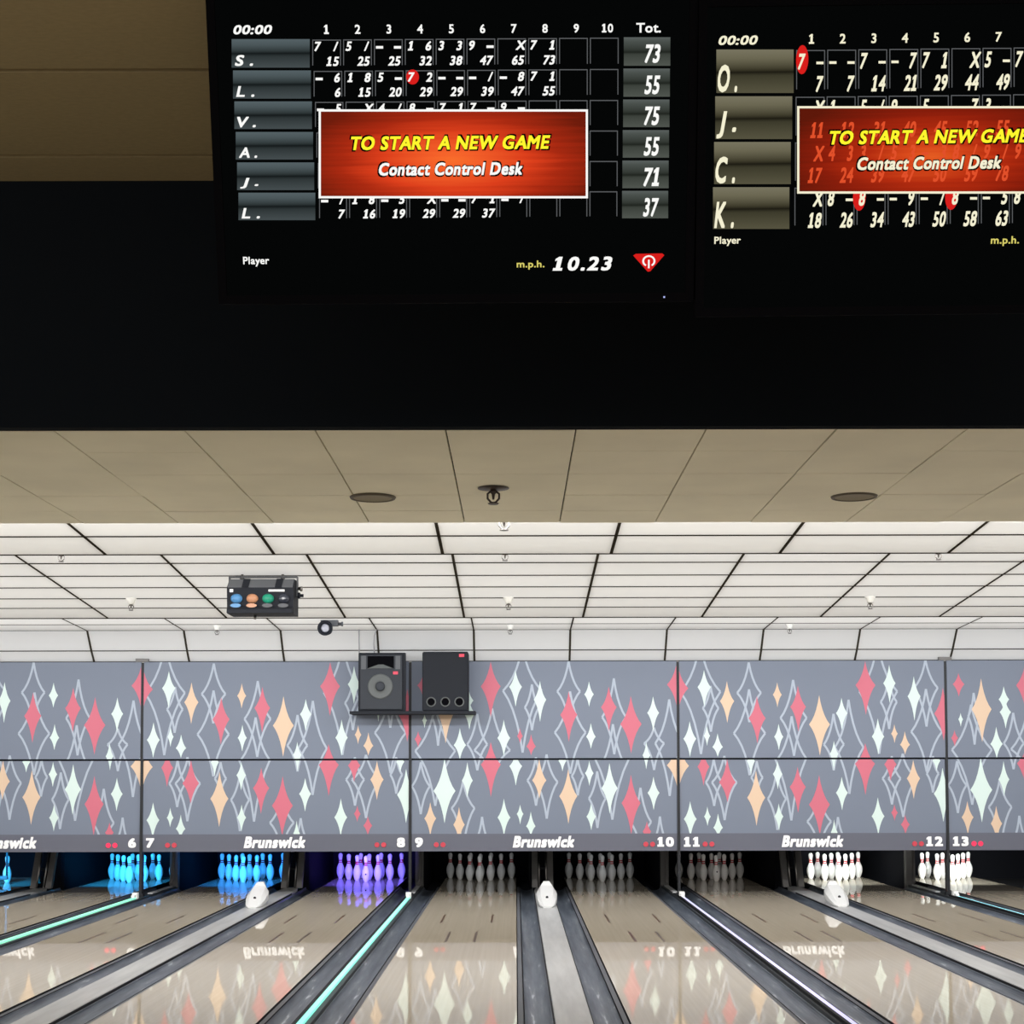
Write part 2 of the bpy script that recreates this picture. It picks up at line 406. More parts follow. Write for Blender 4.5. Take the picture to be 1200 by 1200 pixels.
# ------------------------------------------------------------------ lanes and gutters
NUM = dict(zip(range(5, 15), 'five six seven eight nine ten eleven twelve thirteen fourteen'.split()))
LANES = range(5, 14)
lane_groups = 'bowling lanes'
for n in LANES:
    c = LANE_C[n]
    t = thing('bowling_lane', (c, 4.13, 0), f'glossy tan bowling lane running to the pins under number {NUM[n]}', 'lane', 'bowling lanes')
    mb = MB().box(c-HW, c+HW, 4.13, 21.95, -.06, 0)
    for i, f in enumerate(mb.f): mb.m[i] = 1 if i in (3, 5) else 0
    mb.build('lane_boards', ['lane', 'lane_edge'], t)
    mb = MB().box(c-HW, c+HW, 21.952, 23.6, -.06, 0)
    for i, f in enumerate(mb.f): mb.m[i] = 1 if i in (3, 5) else 0
    mb.build('pin_deck', ['lane', 'lane_edge'], t)
    for dx, y0 in ((-.266, 16.33), (.266, 16.33), (-.133, 14.49), (.133, 14.49)):
        MB().box(c+dx-.012, c+dx+.012, y0, y0+.914, -.002, .0008).build('range_marker', 'marker', t)
    for side, nm in ((-1, 'left'), (1, 'right')):
        if side < 0 and n == 5: continue
        e = c+side*(HW+.008)
        prof = [(0, -.05), (0, -.012), (.034, -.012), (.036, -.03), (.042, -.03), (.044, -.014)]
        for a in range(0, 13):
            q = math.pi*a/12; prof.append((.132-.087*math.cos(q), -.014-.05*math.sin(q)))
        prof += [(.222, -.012), (GW, -.012), (GW, -.05)]
        mb = MB(); ys = [4.13, 21.6]
        rings = [[(e+side*x, y, z) for x, z in prof] for y in ys]
        for j in range(len(prof)-1):
            mi = 1 if j in (1, len(prof)-3) else (2 if j in (2, 3, 4, 0) else 0)
            q = [rings[0][j], rings[0][j+1], rings[1][j+1], rings[1][j]]
            mb.face(q if side < 0 else q[::-1], mi, smooth=(mi == 0))
        # floor of the channel shell, so that it has a body
        mb.box(min(e, e+side*GW), max(e, e+side*GW), 4.13, 21.6, -.119, -.07, 2)
        o = mb.build('lane_gutter', ['gutter', 'gutter_rim', 'lane_edge'], None, (e+side*GW/2, 4.13, -.119))
        tag(o, f'dark grey gutter channel along the {nm} edge of lane {NUM[n]}', 'gutter', 'lane gutters')

# light strips on the dividers under the masking seams
strip_cols = {-1: ('#5ff0bd', 'green'), 0: ('#63f0d8', 'turquoise'), 1: ('#b9b6f2', 'lavender'), 2: ('#46e2ee', 'cyan')}
for k in (-1, 0, 1, 2):
    s0 = seam(k); hexc, cname = strip_cols[k]; n = 8+2*k
    t = thing('lane_divider', (s0, 4.13, -.12), f'dark lane divider with a glowing {cname} light strip between lanes {NUM[n]} and {NUM[n+1]}', 'lane divider', 'lane dividers')
    MB().box(s0-.058, s0+.058, 4.13, 21.5, -.12, .010).build('capping', 'divider', t)
    MB().box(s0-.040, s0-.016, 4.13, 19.55, .010, .034).build('rail', 'lane_edge', t)
    tb = pbr('light_strip_'+cname, (.5, .5, .5), .4, .3, emit=hexc, estr=1.0)
    o = MB().box(s0-.014, s0+.022, 4.13, 19.5, .010, .030).build('light_strip', tb, t); part(o, f'glowing {cname} light strip')
    MB().box(s0-.03, s0+.035, 19.38, 19.46, .010, .085).box(s0-.02, s0+.02, 19.30, 19.38, .03, .06).build('end_bracket', 'white_plastic', t)
    MB().box(s0-.03, s0+.03, 20.2, 21.4, .010, .022).build('end_strip', 'pale', t)

# ball return tracks in the middle of each pair
for k in (-2, -1, 0, 1):
    c = pair_c(k); n = 9+2*k
    t = thing('ball_return_track', (c, 4.13, -.12), f'pale grey ball return capping between lanes {NUM[n]} and {NUM[n+1]}'+(' with a white hood' if k != -2 else ', at the left edge'), 'ball return', 'ball return tracks')
    ring = []
    outline = [(c-.118, 4.13), (c+.118, 4.13), (c+.118, 20.2)]
    for a in range(0, 9):
        q = math.pi*a/8; outline.append((c+.118*math.cos(q), 20.7+.6*math.sin(q)))
    outline.append((c-.118, 20.2))
    mb = MB().loft([[(x, y, -.12) for x, y in outline], [(x, y, .012) for x, y in outline]])
    o = mb.build('capping', 'capping', t); bevel(o, .006)
    MB().box(c-.1250, c-.119, 4.13, 20.3, -.05, .006).build('edge_strip', 'lane_edge', t)
    MB().box(c+.119, c+.1250, 4.13, 20.3, -.05, .006).build('edge_strip', 'lane_edge', t)
    if k != -2:
        y0 = 18.45; secs = []
        for dy, hw, h in ((-.46, .05, .018), (-.40, .088, .05), (-.24, .114, .125), (-.06, .122, .19), (.06, .108, .222), (.075, .062, .262), (.20, .055, .262)):
            secs.append([(c-hw*.8, y0+dy, .012), (c+hw*.8, y0+dy, .012), (c+hw, y0+dy, .012+h*.32), (c+hw, y0+dy, .012+h*.70), (c+hw*.62, y0+dy, .012+h), (c-hw*.62, y0+dy, .012+h), (c-hw, y0+dy, .012+h*.70), (c-hw, y0+dy, .012+h*.32)])
        hd = MB().loft(secs).build('hood', 'hood', t); part(hd, 'faceted white hood')
        ho = MB().lathe([(0, .016), (.012, .016)], (c+.0, y0-.300, .118), 'y', 14).build('hood_hole', 'post', t)
        ho.parent = hd

# ------------------------------------------------------------------ masking units
def star_pts(cx, top, mid, bot, hw, seg=5):
    corners = [(cx, top), (cx+hw, mid), (cx, bot), (cx-hw, mid)]
    out = []
    for i in range(4):
        a, b = corners[i], corners[(i+1) % 4]
        ctl = (cx+((a[0]-cx)+(b[0]-cx))*.30, mid+((a[1]-mid)+(b[1]-mid))*.30)
        for j in range(seg):
            q = j/seg
            out.append(((1-q)**2*a[0]+2*q*(1-q)*ctl[0]+q*q*b[0], (1-q)**2*a[1]+2*q*(1-q)*ctl[1]+q*q*b[1]))
    return out
def clip(poly, x0, x1, y0, y1):
    for ax, lim, sg in ((0, x0, 1), (0, x1, -1), (1, y0, 1), (1, y1, -1)):
        out = []
        for i in range(len(poly)):
            a, b = poly[i-1], poly[i]
            da, db = sg*(a[ax]-lim), sg*(b[ax]-lim)
            if (da >= 0) != (db >= 0):
                q = da/(da-db); out.append((a[0]+(b[0]-a[0])*q, a[1]+(b[1]-a[1])*q))
            if db >= 0: out.append(b)
        poly = out
        if len(poly) < 3: return []
    return poly
# printed stars: kind, centre, top, middle, bottom, half width (units of 3 mm; the print runs on over the joint)
# kind P pink, O peach, W mint, L outline; a trailing l / u keeps it on the lower / upper board
PA = [
('P',382,62,168,300,42),('W',487,100,170,255,27),('W',590,145,225,320,26),('W',797,148,203,255,20),('P',711,190,290,405,36),
('P',880,170,258,360,33),('P',973,210,330,455,45),('W',1067,212,282,360,25),('P',1170,62,162,268,44),('W',804,325,383,435,20),
('W',437,310,388,465,27),('P',505,345,380,410,12),('P',552,372,424,462,20),('W',252,345,418,480,26),('P',76,358,392,428,15),
('W',103,285,312,345,10),('O',192,138,270,410,42),('P',97,115,163,216,25),('W',287,172,228,285,22),('W',292,228,282,352,24),
('P',382,405,500,638,42),('Wl',487,450,507,590,27),('O',586,475,568,645,30),('O',708,520,635,752,38),('Wl',684,450,485,530,17),
('W',797,485,538,592,18),('W',882,495,602,710,34),('P',972,545,665,800,40),('P',1038,742,785,840,18),('W',1067,553,622,695,25),
('Ol',1170,400,505,612,46),('W',804,665,722,780,20),('W',437,645,725,803,27),('W',505,670,710,755,14),('W',550,700,762,806,20),
('W',187,472,612,750,46),('W',283,490,568,640,23),('O',127,660,728,803,25),('O',248,680,755,830,24),('W',1037,405,462,522,16),
('P',0,200,300,410,30),
('L',711,62,190,320,48),('L',717,190,365,540,65),('L',516,0,187,450,82),('L',556,160,258,355,30),('L',388,262,440,560,75),
('L',325,285,415,525,42),('L',148,250,442,675,84),('L',160,200,300,420,25),('L',87,490,592,710,38),('L',265,570,685,860,48),
('L',345,722,830,900,30),('L',572,470,568,675,36),('L',617,458,575,730,46),('L',748,475,550,632,25),('L',830,530,645,770,35),
('Ll',893,300,440,735,95),('L',902,135,300,458,50),('Lu',897,330,520,700,60),('L',1135,225,412,635,60),('L',1070,345,412,525,42),
('L',1012,600,745,870,44),('L',1093,722,830,900,28)]
PB0 = [
('P',28,85,190,290,45),('W',141,112,185,270,28),('O',238,160,245,338,30),('P',365,225,318,425,36),('O',452,165,218,272,19),
('P',540,180,270,375,33),('W',456,342,397,455,19),('W',78,330,405,482,27),('W',151,350,392,435,13),('W',196,382,440,482,22),
('O',630,220,345,478,44),('W',725,232,297,370,24),('P',828,75,178,305,42),('W',930,92,170,255,26),('W',878,320,397,474,26),
('O',948,345,385,425,14),('O',992,375,432,474,21),('W',1034,140,226,330,27),('P',1157,190,300,415,38),
('Ol',28,400,520,625,46),('Pl',136,455,523,605,25),('P',237,490,590,675,35),('Wl',338,452,500,560,17),('O',359,540,655,775,38),
('W',451,500,555,620,20),('P',536,525,610,720,34),('P',627,560,685,815,44),('W',723,568,635,710,25),('P',823,425,512,645,42),
('Pl',931,455,515,585,26),('O',1028,495,575,662,28),('Wl',1127,455,500,545,17),('W',1152,530,640,760,38),('W',78,670,745,824,27),
('W',151,692,735,775,14),('W',196,722,782,824,20),('W',454,680,735,795,19),('W',690,415,470,540,18),('W',875,655,735,815,27),
('P',945,685,720,755,14),('P',990,730,770,812,19),('W',688,748,802,860,14),
('L',125,0,205,470,84),('L',168,180,275,375,33),('L',332,80,210,335,50),('L',332,195,382,560,66),('L',520,155,317,478,55),
('Lu',512,310,490,700,60),('L',690,300,430,540,42),('L',755,240,443,640,60),('L',926,150,250,365,34),('L',882,0,205,470,80),
('L',1085,195,377,547,65),('L',1085,70,190,355,50),('L',180,490,590,690,34),('L',224,478,590,750,52),('L',363,500,570,640,24),
('L',447,540,660,792,38),('Ll',507,300,450,752,88),('L',625,640,757,880,50),('L',705,738,830,900,28),('L',935,480,575,685,38),
('L',982,470,575,738,60),('L',1110,480,555,635,25)]
PB = [(k, 42+(cx-29)*1130/1140, t-12, m-12, b-12, hw) for k, cx, t, m, b, hw in PB0]
Z_TOP, Z_JOINT_U, Z_JOINT_L, Z_STRIP, Z_BOT = 3.00, 1.758, 1.735, .800, .578
def board(name, parent, stars, x0, x1, z0, z1, y, which):
    """a masking board with its printed stars, one mesh"""
    mb = MB().box(x0, x1, y, y+.03, z0, z1, 0)
    # board limits in print units
    kz = lambda z: 60+(Z_TOP-z)/.003
    kx = lambda x: 42+(x-sx)/UNIT*1130
    u0, u1, v0, v1 = kx(x0), kx(x1), kz(z1), kz(z0)
    W = lambda p, yy: (sx+(p[0]-42)/1130*UNIT, yy, Z_TOP-(p[1]-60)*.003)
    order = {'L': 0, 'O': 1, 'P': 1, 'W': 1}
    for i, (kd, cx, t, m, b, hw) in enumerate(sorted(stars, key=lambda q: order[q[0][0]])):
        if len(kd) > 1 and kd[1] != which: continue
        pts = star_pts(cx, t, m, b, hw); yy = y-.0006-.00006*i
        if kd[0] == 'L':
            n = len(pts); wd = 4.3
            off = []
            for j in range(n):
                a, p, c = Vector(pts[j-1]), Vector(pts[j]), Vector(pts[(j+1) % n])
                d = (c-a).normalized() if (c-a).length > 1e-6 else Vector((1, 0))
                off.append(Vector((-d.y, d.x)))
            for j in range(n):
                p, q = Vector(pts[j]), Vector(pts[(j+1) % n]); d = (q-p).normalized(); nn = Vector((-d.y, d.x))*wd
                pl = clip([tuple(p+nn), tuple(q+nn), tuple(q-nn), tuple(p-nn)], u0, u1, v0, v1)
                if pl: mb.face([W(s, yy-.000004*j) for s in pl], 4)
        else:
            mi = {'P': 1, 'O': 2, 'W': 3}[kd[0]]
            for j in range(len(pts)):
                pl = clip([(cx, m), pts[j], pts[(j+1) % len(pts)]], u0, u1, v0, v1)
                if pl: mb.face([W(s, yy) for s in pl], mi)
    return mb.build(name, ['grey_mask', 'pink', 'peach', 'mint', 'line'], parent)
for k in range(-2, 3):
    sx = seam(k); n = 9+2*k; stars = PA if k % 2 == 0 else PB
    t = thing('masking_unit', (sx+UNIT/2, Y_MASK, Z_BOT), f'grey masking unit with pink, peach and mint stars above lanes {NUM[n]} and {NUM[n+1]}', 'masking unit', 'masking units over the pins')
    xa, xb = sx+.018, sx+UNIT-.018
    board('upper_board', t, stars, xa, xb, Z_JOINT_U, Z_TOP-.004, Y_MASK-.03, 'u')
    board('lower_board', t, stars, xa, xb, Z_STRIP, Z_JOINT_L, Y_MASK, 'l')
    MB().box(xa, xb, Y_MASK+.02, Y_MASK+.06, Z_STRIP-.02, Z_TOP-.02).build('backing', 'matte_black', t)
    ns = MB().hexa([(xa, Y_MASK+.012, Z_BOT), (xb, Y_MASK+.012, Z_BOT), (xb, Y_MASK+.06, Z_BOT), (xa, Y_MASK+.06, Z_BOT), (xa, Y_MASK-.006, Z_STRIP), (xb, Y_MASK-.006, Z_STRIP), (xb, Y_MASK+.06, Z_STRIP), (xa, Y_MASK+.06, Z_STRIP)]).build('number_strip', 'strip_grey', t)
    def on_strip(mb, nm, mt, lab=None):
        o = mb.build(nm, mt, t); o.parent = ns; part(o, lab); return o
    yf = Y_MASK-.009
    zc0 = .692
    for num, right in ((n, False), (n+1, True)):
        mb = MB()
        if right: put_text(mb, str(num), x1=xb-.045, x0=None, z0=zc0-.062, z1=zc0+.062, y=yf, bold=.05, align='r', stretch=1.25, layer=2e-4)
        else: put_text(mb, str(num), x0=xa+.045, z0=zc0-.062, z1=zc0+.062, y=yf, bold=.05, stretch=1.25, layer=2e-4)
        on_strip(mb, 'lane_number', 'white_print', f'white number {num}')
    mb = MB(); cxm = sx+UNIT/2
    cxm -= .01
    put_text(mb, 'Brunswick', x0=cxm-.395, x1=cxm+.395, z0=zc0-.07, z1=zc0+.08, y=yf, shear=.22, bold=.05, spacing=.98, layer=2e-4)
    on_strip(mb, 'brand_lettering', 'white_print', 'bold white italic lettering')
    bright = (k == -2 or k == 2)
    for side in (-1, 1):
        for q in (0, 1):
            xx = (sx+.335+.085*q) if side < 0 else (sx+UNIT-.335-.085*q)
            br = (k == -2 and side > 0) or (k == 2 and side < 0)
            on_strip(MB().lathe([(-.006, .030), (.012, .034)], (xx, Y_MASK-.002, zc0-.03), 'y', 16), 'indicator_light', 'led_red' if br else 'led_red_dim')

for k in (-1, 0, 1, 2):
    s0 = seam(k); n = 8+2*k
    t = thing('masking_post', (s0, Y_MASK, 0), f'thin dark upright post at the masking seam between lanes {NUM[n]} and {NUM[n+1]}', 'post', 'masking posts')
    MB().box(s0-.016, s0+.016, Y_MASK-.02, Y_MASK+.10, .012, Z_TOP-.01).build('upright', 'post', t)
    MB().box(s0-.035, s0+.035, Y_MASK-.015, Y_MASK+.06, .012, .05).build('foot', 'post', t)
    if k in (-1, 2):
        o = MB().box(s0-.085, s0+.075, Y_MASK-.06, Y_MASK+.0, Z_TOP-.003, Z_TOP+.04).build('masking_bracket', 'post_grey', None, (s0, Y_MASK, Z_TOP))
        tag(o, f'small grey bracket on top of the masking seam between lanes {NUM[n]} and {NUM[n+1]}', 'bracket', 'masking brackets')

# ------------------------------------------------------------------ pin pits
for k in (-1, 0, 1, 2):
    s0 = seam(k); n = 8+2*k
    t = thing('pit_divider', (s0, 21.55, -.12), f'dark side panel standing between the pin decks of lanes {NUM[n]} and {NUM[n+1]}', 'pit divider', 'pit dividers')
    MB().box(s0-.05, s0+.05, 21.72, 24.5, -.12, .78).build('side_panel', 'pit', t)
    MB().box(s0-.055, s0+.055, 21.60, 21.72, -.12, .78).build('front_edge', 'post_grey', t)
    MB().tube([(s0+.02, 21.5, .78), (s0+.02, 21.5, .22), (s0+.015, 21.47, .12), (s0, 21.40, .05)], .022, 10).build('bent_tube', 'post_grey', t)
for k in (-2, -1, 0, 1):
    c = pair_c(k); n = 9+2*k
    t = thing('pinsetter_frame', (c, 21.4, -.12), f'dark pinsetter frame with slanted metal legs between lanes {NUM[n]} and {NUM[n+1]}', 'pinsetter frame', 'pinsetter frames')
    for sd in (-1, 1):
        MB().box(c+sd*.15-.02, c+sd*.15+.02, 21.65, 24.5, -.12, .78).build('side_panel', 'pit', t)
        x = c+sd*.105
        MB().hexa([(x-.04, 21.12, .013), (x+.04, 21.12, .013), (x+.04, 21.2, .013), (x-.04, 21.2, .013), (x-.04, 21.50, .78), (x+.04, 21.50, .78), (x+.04, 21.58, .78), (x-.04, 21.58, .78)]).build('leg', 'post_grey', t)
        x = c+sd*.048
        MB().tube([(x, 21.10, .02), (x, 21.48, .77)], .012, 8).build('rod', 'steel', t)
    MB().box(c-.13, c+.13, 21.62, 21.66, -.1, .78).build('back_plate', 'pit', t)
    MB().tube([(c-.12, 21.3, .26), (c+.12, 21.3, .26)], .016, 8).build('cross_bar', 'post', t)

# sweep board lowered over lane 5
c = LANE_C[5]
t = thing('pin_sweep', (c, 22.05, .10), 'grey sweep board lowered in front of the pins on lane five', 'sweep')
o = MB().box(c-.5, c+.14, 22.02, 22.07, .07, .125).build('board', 'post_grey', t); bevel(o, .012)
for x in (-.48, .10): MB().box(c+x, c+x+.025, 22.07, 22.10, .08, .78).build('arm', 'post', t)

# lamps above the pin decks
deck = {5: ((.02, .40, 1), 18), 6: ((.02, .38, 1), 22), 7: ((.02, .28, 1), 22), 8: ((.16, .12, 1), 24), 9: ((.9, .95, 1), 1.0), 10: ((.9, .95, 1), .8), 11: ((1, .95, .92), .6), 12: ((.95, 1, .98), 14), 13: ((.95, 1, .98), 16)}
for n, (colr, pw) in deck.items():
    area('pin_deck_lamp', (LANE_C[n], 21.0, .66), (0, .95, -.25), .8, .08, pw, colr, 75)

# ------------------------------------------------------------------ pins
prof = [(0, .0258), (.006, .0275), (.019, .0359), (.038, .0435), (.057, .0497), (.086, .0573), (.114, .0605), (.133, .0598), (.149, .0579), (.168, .0530), (.184, .0470), (.202, .0385), (.219, .0314), (.238, .0252), (.254, .0230), (.276, .0237), (.298, .0258), (.321, .0300), (.343, .0323), (.357, .0300), (.368, .0245), (.376, .0160), (.3805, .006)]
K = 1.0
prof = [(h*K, r*K) for h, r in prof]
def rad(h):
    for (a, ra), (b, rb) in zip(prof[:-1], prof[1:]):
        if a <= h <= b: return ra+(rb-ra)*(h-a)/(b-a)
proto = thing('bowling_pin', (0, 0, 0), 'x', 'bowling pin')
pb = MB().lathe(prof, n=28).build('body', 'pin', proto)
def band(a, b):
    a *= K; b *= K
    return MB().lathe([(a, rad(a)+.0004), (a, rad(a)+.0010), ((a+b)/2, rad((a+b)/2)+.0010), (b, rad(b)+.0010), (b, rad(b)+.0004)], n=28, cap=False)
b1 = band(.236, .252).build('neck_stripe', 'red', proto); b2 = band(.262, .280).build('neck_stripe', 'red', proto)
sl = {5: 'blue-lit', 6: 'cyan-lit', 7: 'blue-lit', 8: 'violet-lit', 9: 'shaded white', 10: 'shaded white', 11: 'dim white', 12: 'bright white', 13: 'bright white'}
POS = [(0, 0, 'at the front point of'), (-1, 1, 'second row left in'), (1, 1, 'second row right in'), (-2, 2, 'third row left in'), (0, 2, 'third row middle in'), (2, 2, 'third row right in'),
       (-3, 3, 'back row far left in'), (-1, 3, 'back row inner left in'), (1, 3, 'back row inner right in'), (3, 3, 'back row far right in')]
first = True
def pin_at(x, y, label, group):
    global first
    if first: r = proto; first = False
    else:
        r = proto.copy(); COL.objects.link(r)
        for ch in (pb, b1, b2):
            q = ch.copy(); COL.objects.link(q); q.parent = r
    r.location = (x, y, 0); r.rotation_euler.z = 0
    r['label'] = label; r['group'] = group; r['category'] = 'bowling pin'
    return r
for n in range(6, 14):
    for i, (a, b, wd) in enumerate(POS):
        r = pin_at(LANE_C[n]+a*.1524, HEAD_Y+b*.264, f'{sl[n]} bowling pin {wd} the rack on lane {NUM[n]}', f'pins racked on lane {NUM[n]}')
        if i == 0 and n in (8, 11):
            mb = MB(); mb.lathe([(0, .011), (.003, .010)], (.004, -.0645, .115) if n == 8 else (.004, -.0622, .140), 'y', 10)
            mb.build('emblem', 'black', r, off=(0, 0, 0))
pin_at(-7.44, HEAD_Y+.26, 'blue-lit bowling pin left of the two still standing on lane five', 'pins left standing on lane five')
pin_at(-7.36, HEAD_Y+.02, 'blue-lit bowling pin right of the two still standing on lane five', 'pins left standing on lane five')

# ------------------------------------------------------------------ scoring monitors
TILT = math.radians(15)
def monitor(cpx, cpy, roll, label, right):
    Yc = 5.39
    d = ray(cpx, cpy); P0 = Vector((0, 0, CAM_H))+d*(Yc/d.y)
    t = bpy.data.objects.new('scoring_monitor', None); COL.objects.link(t); tag(t, label, 'monitor', 'scoring monitors')
    R = Matrix.Rotation(TILT, 3, 'X') @ Matrix.Rotation(-roll, 3, 'Y')      # top leans towards the bowlers
    t.location = P0; t.rotation_euler = R.to_euler()
    Ri = R.transposed(); nrm = R @ Vector((0, -1, 0))
    def uv(px, py):
        dd = ray(px, py); o = Vector((0, 0, CAM_H))
        k = (P0-o).dot(nrm)/dd.dot(nrm); q = Ri @ (o+dd*k-P0)
        return q.x, q.z
    def rect(mb, x0, y0, x1, y1, y, mi=0):
        a = uv(x0, y0); b = uv(x1, y0); c_ = uv(x1, y1); d_ = uv(x0, y1)
        mb.face([(d_[0], y, d_[1]), (c_[0], y, c_[1]), (b[0], y, b[1]), (a[0], y, a[1])], mi)
    def T(mb, s, y, px0=None, px1=None, py0=0, py1=0, **kw):
        pm = px0 if px0 is not None else px1
        z1 = uv(pm, py0)[1]; z0 = uv(pm, py1)[1]; pym = (py0+py1)/2
        put_text(mb, s, x0=uv(px0, pym)[0] if px0 is not None else None, x1=uv(px1, pym)[0] if px1 is not None else None, z0=z0, z1=z1, y=y, **kw)
    ox, oy = (0, 0) if not right else (569, 12)
    # housing
    x0, zt = uv(247.5+ox, -14+oy); x1, zb = uv(813+ox, 353+oy)
    x0 = uv((249 if not right else 247.6)+ox, 170+oy)[0]; x1 = uv(815.3+ox, 170+oy)[0]
    bz = .03
    mb = MB().box(x0, x1, .012, .075, zb, zt)
    for a, b, c_, d_ in ((x0, x0+bz, zb, zt), (x1-bz, x1, zb, zt), (x0+bz, x1-bz, zb, zb+bz), (x0+bz, x1-bz, zt-bz, zt)): mb.box(a, b, -.012, .012, c_, d_)
    mb.build('housing', 'black', t, off=(0, 0, 0))
    MB().box(-.25, .25, .075, .11, -.2, .2).build('mount_plate', 'black', t, off=(0, 0, 0))
    for px_ in (-.2, .2): MB().tube([(px_, .10, .1), (px_, .13, .35), (px_, .13+(C+2.755-P0.z-.35)*.268, C+2.755-P0.z+.06)], .02, 10).build('hanger', 'black', t, off=(0, 0, 0))
    sc = MB().box(x0+bz, x1-bz, 0, .012, zb+bz, zt-bz).build('screen', 'scr_black', t, off=(0, 0, 0))
    def on(mb, nm, mt, lab=None):
        o = mb.build(nm, mt, None); o.parent = sc; part(o, lab); return o
    pl = uv(778+(ox if not right else ox), 345+oy)
    MB().box(pl[0]-.003, pl[0]+.003, -.0135, -.012, zb+.012, zb+.018).build('power_light', 'scr_led', t, off=(0, 0, 0))
    wm = 'scr_cream' if right else 'scr_white'
    y1, y2, y3, y4, y5 = -.0008, -.0014, -.0022, -.003, -.0036
    it = dict(shear=.2, bold=.026)
    # header
    mb = MB()
    if not right:
        T(mb, '00:00', y2, 273.5, 319, 29.5, 40.5, **it); on(mb, 'clock_text', wm)
        for c in range(10): mb = MB(); T(mb, str(c+1), y2, 382.5+36.6*c, None, 28.6-.13*c+.5, 40-.2*c, bold=.02, align='c'); on(mb, 'frame_number', wm)
        mb = MB()
        T(mb, 'Tot.', y2, 745.5, 774.5, 27, 38.5, bold=.02); on(mb, 'total_heading', wm)
    else:
        T(mb, '00:00', y2, 842, 888, 42, 53, **it)
        on(mb, 'clock_text', wm)
        for c in range(10): mb = MB(); T(mb, str(c+1), y2, 951+36.5*c, None, 40-.4*c, 51.5-.4*c, bold=.02, align='c'); on(mb, 'frame_number', wm)
    # rows
    if not right:
        names = 'SLVAJL'; N = 6
        top = [45.5, 82.2, 118.5, 154.3, 190, 225.5]; bot = [80.3, 116.6, 152.2, 188, 223.8, 259]
        dty = lambda i: -2.2
        thr = [['7/', '5/', '--', '16', '33', '9-', ' X', '71'], ['-6', '18', '5-', '72', '--', '-/', '-8', '71'], ['-5', ' X', '4/', '8-', '71', '7-', '9-'], [], [], ['-/', '18', '-5', ' X', '--', '71', '-/']]
        tot = [[15, 25, 25, 32, 38, 47, 65, 73], [6, 15, 20, 29, 29, 39, 47, 55], [], [], [], [7, 16, 19, 29, 29, 37]]
        grand = [73, 55, 75, 55, 71, 37]
    else:
        names = 'OJCK'; N = 4
        top = [57.7, 112.5, 166, 219]; bot = [110, 164, 216.8, 269.3]
        thr = [['7-', '--', '7-', '-7', '71', ' X', '5-', '7-'], [' X', '1-', '5/', '9-', '5-', '-7', '3-'], [' X', '43', '3/', '53', '-3', '8/', '9/', '9'], [' X', '8-', '8-', '-9', '-/', '8-', '-5', '8']]
        tot = [[7, 7, 14, 21, 29, 44, 49], [11, 12, 31, 40, 45, 52, 55], [17, 24, 39, 47, 50, 59, 78, 8], [18, 26, 34, 43, 50, 58, 63, 8]]
    lines = MB(); ghosts = []
    for i in range(N):
        q = i/(N-1); yt, yb = top[i], bot[i]; H = yb-yt
        if not right: nl, nr, cl, pitch = 271.5+8*q, 363+6.5*q, 366+8*q, 36.15-.95*q
        else: nl, nr, cl, pitch = 839.5-4*q, 930-5*q, 933-2*q, 36.4
        mb = MB(); rect(mb, nl, yt+.4, nr, yb-1, y1); on(mb, 'name_box', 'name_warm' if right else 'name_cool')
        mb = MB()
        if not right: T(mb, names[i]+' .', y3, nl+3.5, nl+25, yt+H*.55, yt+H*.92, **it)
        else: T(mb, names[i]+' .', y3, nl+1.5, nl+24.5, yt+H*.35, yt+H*.97, **it)
        on(mb, 'player_initial', wm)
        if not right:
            tl, tr = 731-2*q, 785.5-2.5*q
            mb = MB(); rect(mb, tl, yt-1.8, tr, yb-3.2, y1); on(mb, 'total_box', 'total_grey')
            mb = MB(); T(mb, str(grand[i]), y3, tl+24.5, tl+43, yt+6.5, yt+28.5, **it); on(mb, 'total_score', wm)
        for c in range(10):
            a = cl+pitch*c; b = a+pitch-2.6; dy = -.25*c if not right else -.42*c
            for (p0, p1, p2, p3) in ((a, yt+1+dy, a+1, yt+H*.9+dy), (b-1, yt+1+dy, b, yt+H*.9+dy), (a, yt+1+dy, b, yt+2.1+dy)): rect(lines, p0, p1, p2, p3, y1)
            digits = MB(); ghost = MB()
            tgt = ghost if (right and (i == 2)) else digits
            yy = (y4+.0000 if tgt is ghost else y2)
            if c < len(thr[i]):
                s = thr[i][c]; dh = .32 if not right else .36
                z = yt+H*.10+dy
                for j, chx in enumerate(s):
                    if chx == ' ': continue
                    if right and c == 7 and j == 1: continue
                    cc = a+6.5 if j == 0 else b-6
                    if chx == '-':
                        rect(tgt, cc-4.2, z+H*dh*.5, cc+4.2, z+H*dh*.5+3, yy)
                    else:
                        T(tgt, chx, yy, cc, None, z, z+H*dh, align='c', stretch=1.0 if not right else .62, **it)
            if c < len(tot[i]):
                s = str(tot[i][c]); z = yt+H*.60+dy
                tg = ghost if (right and i in (1, 2)) else digits
                T(tg, s, y4 if tg is ghost else y2, None, b-2, z, z+H*(.32 if not right else .36), align='r', stretch=1.0 if not right else .62, **it)
            if digits.v: on(digits, 'frame_score', wm)
            if ghost.v: ghosts.append(ghost)
    on(lines, 'score_grid', 'scr_grey')
    # red spots behind split throws
    spots = [(483.5, 90.3, 7.5, 8.8)] if not right else [(940, 70, 7.2, 17), (1007, 231, 7.5, 16), (1115, 230, 7.5, 16)]
